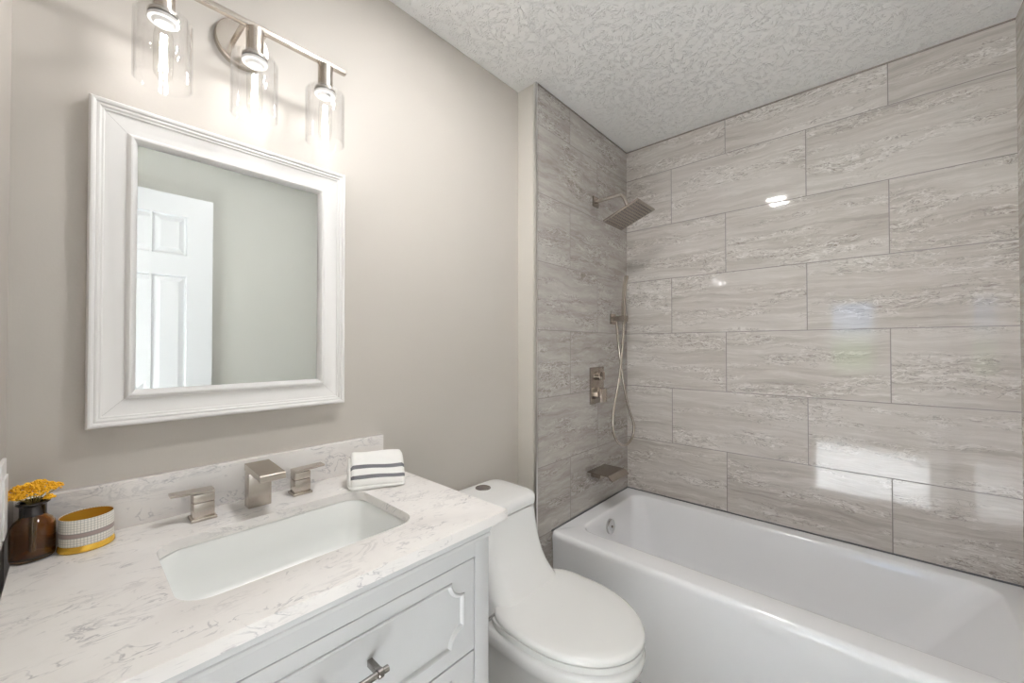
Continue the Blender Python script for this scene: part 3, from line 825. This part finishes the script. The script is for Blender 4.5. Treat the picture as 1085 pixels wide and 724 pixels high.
# ------------------------------------------------------------------ wall outlet on the left wall
def make_outlet():
    root = thing('wall_outlet', 'white outlet cover at the left photo edge beside the bottle', 'outlet', (LEFT_X, 1.12, 0.995))
    obj('cover_plate', B((LEFT_X, LEFT_X+0.0055, 1.070, 1.150, 0.925, 1.066), bev=0.0015), M['white_plastic'], root)
    obj('receptacle', B((LEFT_X+0.0055, LEFT_X+0.0085, 1.084, 1.136, 0.938, 1.040), bev=0.001), M['white_plastic'], root)
make_outlet()

# ------------------------------------------------------------------ toilet
TX = 1.062
def egg(yb, yf, hw, z, yw=None, eb=3.2, ef=2.0, n=64, cx=TX):
    yw = yf + (yb-yf)*0.56 if yw is None else yw
    pts = []
    for k in range(n):
        a = 2*PI*k/n; c, s = math.cos(a), math.sin(a)
        e = eb if s > 0 else ef
        px = hw*math.copysign(abs(c)**(2/e), c)
        py = (yb-yw if s > 0 else yw-yf)*math.copysign(abs(s)**(2/e), s)
        pts.append(Vector((cx+px, yw+py, z)))
    return pts
def make_toilet():
    root = thing('toilet', 'white one-piece toilet with closed lid between vanity and bathtub', 'toilet', (TX, 0.85, FL))
    bm = bmesh.new()
    loft(bm, [egg(1.13, 0.64, 0.105, FL, 0.92), egg(1.13, 0.635, 0.110, FL+0.01, 0.92), egg(1.125, 0.63, 0.108, 0.12, 0.90), egg(1.12, 0.60, 0.118, 0.20, 0.86), egg(1.11, 0.555, 0.142, 0.27, 0.80), egg(1.10, 0.508, 0.172, 0.325, 0.76),
              egg(1.10, 0.484, 0.190, 0.355, 0.75), egg(1.10, 0.480, 0.193, 0.375, 0.75), egg(1.10, 0.483, 0.191, 0.388, 0.75), egg(1.10, 0.492, 0.184, 0.394, 0.75)], True, True)
    obj('bowl', bm, M['porcelain'], root, 50)
    # tank flowing down into the bowl
    bm = bmesh.new()
    def tk(hw, yf, z, r, yb=1.196):
        # front edge bows gently outwards
        pts = rrect(TX-hw, TX+hw, yf, yb, r, z, 8)
        out = []
        for p in pts:
            q = (p.x-TX)/hw; fr = max(0.0, min(1.0, (yb-p.y)/(yb-yf)))
            out.append(Vector((p.x, p.y - 0.016*(1-q*q)*fr, p.z)))
        return out
    loft(bm, [tk(0.115, 0.80, 0.20, 0.05, 1.13), tk(0.150, 0.80, 0.34, 0.05, 1.15), tk(0.160, 0.815, 0.385, 0.05, 1.16), tk(0.152, 0.838, 0.425, 0.05), tk(0.146, 0.872, 0.452, 0.052), tk(0.145, 0.897, 0.48, 0.052), tk(0.147, 0.918, 0.51, 0.052), tk(0.151, 0.935, 0.545, 0.052), tk(0.154, 0.948, 0.585, 0.052),
              tk(0.156, 0.958, 0.63, 0.052), tk(0.157, 0.963, 0.668, 0.052), tk(0.152, 0.968, 0.6705, 0.048)], True, True)
    obj('tank', bm, M['porcelain'], root, 50)
    bm = bmesh.new()
    loft(bm, [tk(0.153, 0.966, 0.6735, 0.048), tk(0.159, 0.960, 0.675, 0.052), tk(0.160, 0.959, 0.690, 0.052), tk(0.158, 0.961, 0.699, 0.050), tk(0.152, 0.969, 0.707, 0.046, 1.19), tk(0.141, 0.982, 0.7105, 0.04, 1.18), tk(0.10, 1.02, 0.712, 0.03, 1.15)], True, True)
    tl = obj('tank_lid', bm, M['porcelain'], root, 50)
    bm = bmesh.new(); cyl(bm, (TX+0.022, 1.132, 0.7105), (TX+0.022, 1.132, 0.7145), 0.030, 40, 0.0012)
    obj('flush_button', bm, M['pull'], tl)
    bm = bmesh.new()
    loft(bm, [egg(0.935, 0.490, 0.184, 0.3955, 0.73, 4), egg(0.935, 0.484, 0.189, 0.397, 0.73, 4), egg(0.935, 0.482, 0.190, 0.408, 0.73, 4), egg(0.935, 0.483, 0.190, 0.4145, 0.73, 4), egg(0.935, 0.488, 0.186, 0.4160, 0.73, 4)], True, True)
    obj('seat', bm, M['lid_plastic'], root, 50)
    bm = bmesh.new()
    loft(bm, [egg(0.92, 0.488, 0.186, 0.4180, 0.73, 4), egg(0.92, 0.483, 0.1895, 0.4188, 0.73, 4), egg(0.92, 0.482, 0.190, 0.427, 0.73, 4), egg(0.92, 0.485, 0.188, 0.4335, 0.73, 4), egg(0.915, 0.493, 0.181, 0.4375, 0.73, 4),
              egg(0.90, 0.52, 0.16, 0.4395, 0.73, 4), egg(0.86, 0.60, 0.10, 0.4405, 0.73, 3)], True, True)
    obj('lid', bm, M['lid_plastic'], root, 50)
    for s in (-1, 1):
        bm = bmesh.new(); cyl(bm, (TX+s*0.150, 0.895, 0.4135), (TX+s*0.191, 0.895, 0.4135), 0.006, 20, 0.001)
        obj('hinge', bm, M['chrome'], root)
make_toilet()

# ------------------------------------------------------------------ shower fittings
def make_shower():
    X = 1.885
    root = thing('rain_shower', 'square brushed nickel rain shower head on bent wall arm', 'shower head', (X, PLUMB_Y, 2.04))
    obj('flange', B((X-0.027, X+0.027, PLUMB_Y-0.009, PLUMB_Y, 2.013, 2.067), bev=0.0015), M['nickel_dark'], root)
    bm = bmesh.new()
    tube(bm, smooth_path([(X, PLUMB_Y-0.004, 2.040), (X, 1.05, 2.042), (X, 0.985, 2.043), (X, 0.955, 2.040), (X, 0.935, 2.022), (X, 0.920, 1.985), (X, 0.911, 1.945)], 8), 0.0095, 16)
    obj('arm', bm, M['nickel'], root)
    c = Vector((X, 0.9057, 1.9236)); t = 0.3556
    e1 = Vector((1, 0, 0)); e2 = Vector((0, -math.cos(t), math.sin(t))); nn = e1.cross(e2).normalized()
    if nn.z > 0: nn = -nn
    s = 0.098
    bm = bmesh.new()
    P = lambda a, b, d: c + e1*a + e2*b + nn*d
    rg = lambda q, d: [P(-q, -q, d), P(q, -q, d), P(q, q, d), P(-q, q, d)]
    loft(bm, [rg(s-0.001, -0.009), rg(s, -0.008), rg(s, 0.0), rg(s-0.001, 0.001)], True, True)
    hd = obj('head_plate', bm, M['nickel_dark'], root, 25)
    bm = bmesh.new(); tube(bm, [P(0, 0, -0.034), P(0, 0, -0.02), P(0, 0, -0.0085)], [0.013, 0.019, 0.024], 24)
    obj('swivel', bm, M['nickel_dark'], root)
    bm = bmesh.new()
    for i in range(11):
        for j in range(11):
            a, b = -0.082 + i*0.0164, -0.082 + j*0.0164
            tube(bm, [P(a, b, 0.0008), P(a, b, 0.0032)], [0.0030, 0.0022], 6)
    nz = obj('nozzles', bm, M['rubber'], hd); nz['kind'] = 'stuff'

    # hand shower
    HXc, HZ = 2.0755, 1.420
    root = thing('hand_shower', 'slim stick hand shower with looped hose on tiled corner', 'hand shower', (HXc, PLUMB_Y, HZ))
    bm = bmesh.new()
    bm_box(bm, 2.046, 2.104, PLUMB_Y-0.008, PLUMB_Y, HZ-0.029, HZ+0.029, 0.001)
    bm_box(bm, 2.060, 2.090, PLUMB_Y-0.060, PLUMB_Y-0.0075, HZ-0.014, HZ+0.014, 0.001)
    bm_box(bm, 2.052, 2.098, PLUMB_Y-0.086, PLUMB_Y-0.052, HZ-0.016, HZ+0.016, 0.001)
    obj('bracket', bm, M['nickel_dark'], root)
    hy = PLUMB_Y-0.070
    bm = bmesh.new()
    pr = [(hy, HZ-0.03, 0.009), (hy, HZ+0.02, 0.0105), (hy, HZ+0.07, 0.0105), (hy-0.002, HZ+0.13, 0.0105), (hy-0.008, HZ+0.19, 0.0105), (hy-0.017, HZ+0.236, 0.0105), (hy-0.018, HZ+0.238, 0.008)]
    loft(bm, [[(HXc-w, y-w*0.8, z), (HXc+w, y-w*0.8, z), (HXc+w, y+w*0.8, z), (HXc-w, y+w*0.8, z)] for y, z, w in pr], True, True)
    obj('wand', bm, M['nickel'], root, 25)
    bm = bmesh.new()
    pts = [(2.068, PLUMB_Y-0.030, HZ-0.016), (2.069, 1.070, HZ-0.06), (2.085, 1.066, 1.24), (2.125, 1.060, 1.05), (2.175, 1.052, 0.90), (2.222, 1.046, 0.815), (2.212, 1.043, 0.752), (2.145, 1.040, 0.712), (2.055, 1.038, 0.716), (1.975, 1.036, 0.775), (1.950, 1.036, 0.865), (1.975, 1.035, 0.970), (2.025, 1.034, 1.10), (2.055, 1.033, 1.24), (2.072, 1.033, 1.35), (HXc, hy, HZ-0.028)]
    tube(bm, smooth_path(pts, 10), 0.0068, 12)
    obj('hose', bm, M['nickel'], root)

    # mixer valve
    root = thing('shower_valve', 'tall nickel mixer plate with round dial and square lever', 'shower valve', (1.892, PLUMB_Y, 1.055))
    obj('plate', B((1.825, 1.960, PLUMB_Y-0.010, PLUMB_Y, 0.960, 1.153), bev=0.0015), M['nickel_dark'], root)
    bm = bmesh.new(); cyl(bm, (1.892, PLUMB_Y-0.010, 1.108), (1.892, PLUMB_Y-0.034, 1.108), 0.023, 32, 0.002)
    bm_box(bm, 1.885, 1.899, PLUMB_Y-0.050, PLUMB_Y-0.034, 1.088, 1.128, 0.001)
    obj('dial', bm, M['nickel_dark'], root)
    bm = bmesh.new(); bm_box(bm, 1.868, 1.916, PLUMB_Y-0.040, PLUMB_Y-0.0095, 0.995, 1.043, 0.0015)
    lv = obj('lever_block', bm, M['nickel_dark'], root)
    bm = bmesh.new(); bm_box(bm, 1.870, 1.914, PLUMB_Y-0.054, PLUMB_Y-0.0395, 0.970, 1.040, 0.0015)
    obj('lever', bm, M['nickel'], lv)

    # waterfall tub spout
    root = thing('tub_spout', 'flat wide nickel waterfall spout above the bathtub', 'tub spout', (1.8925, PLUMB_Y, 0.60))
    bm = bmesh.new()
    prof = [(PLUMB_Y, 0.611), (0.990, 0.611), (0.984, 0.609), (0.962, 0.590), (0.959, 0.592), (0.981, 0.613), (0.988, 0.6155), (PLUMB_Y, 0.6155)]
    loft(bm, [[(x, y, z) for y, z in prof] for x in (1.803, 1.982)], True, True)
    obj('blade', bm, M['nickel_dark'], root, 25)
    bm = bmesh.new(); bm_box(bm, 1.838, 1.940, 1.045, PLUMB_Y, 0.580, 0.6115, 0.0015)
    obj('neck', bm, M['nickel_dark'], root)
make_shower()

# ------------------------------------------------------------------ lift the whole place so that the floor is at zero
for o in scene.objects:
    if o.parent is None: o.location.z -= FL
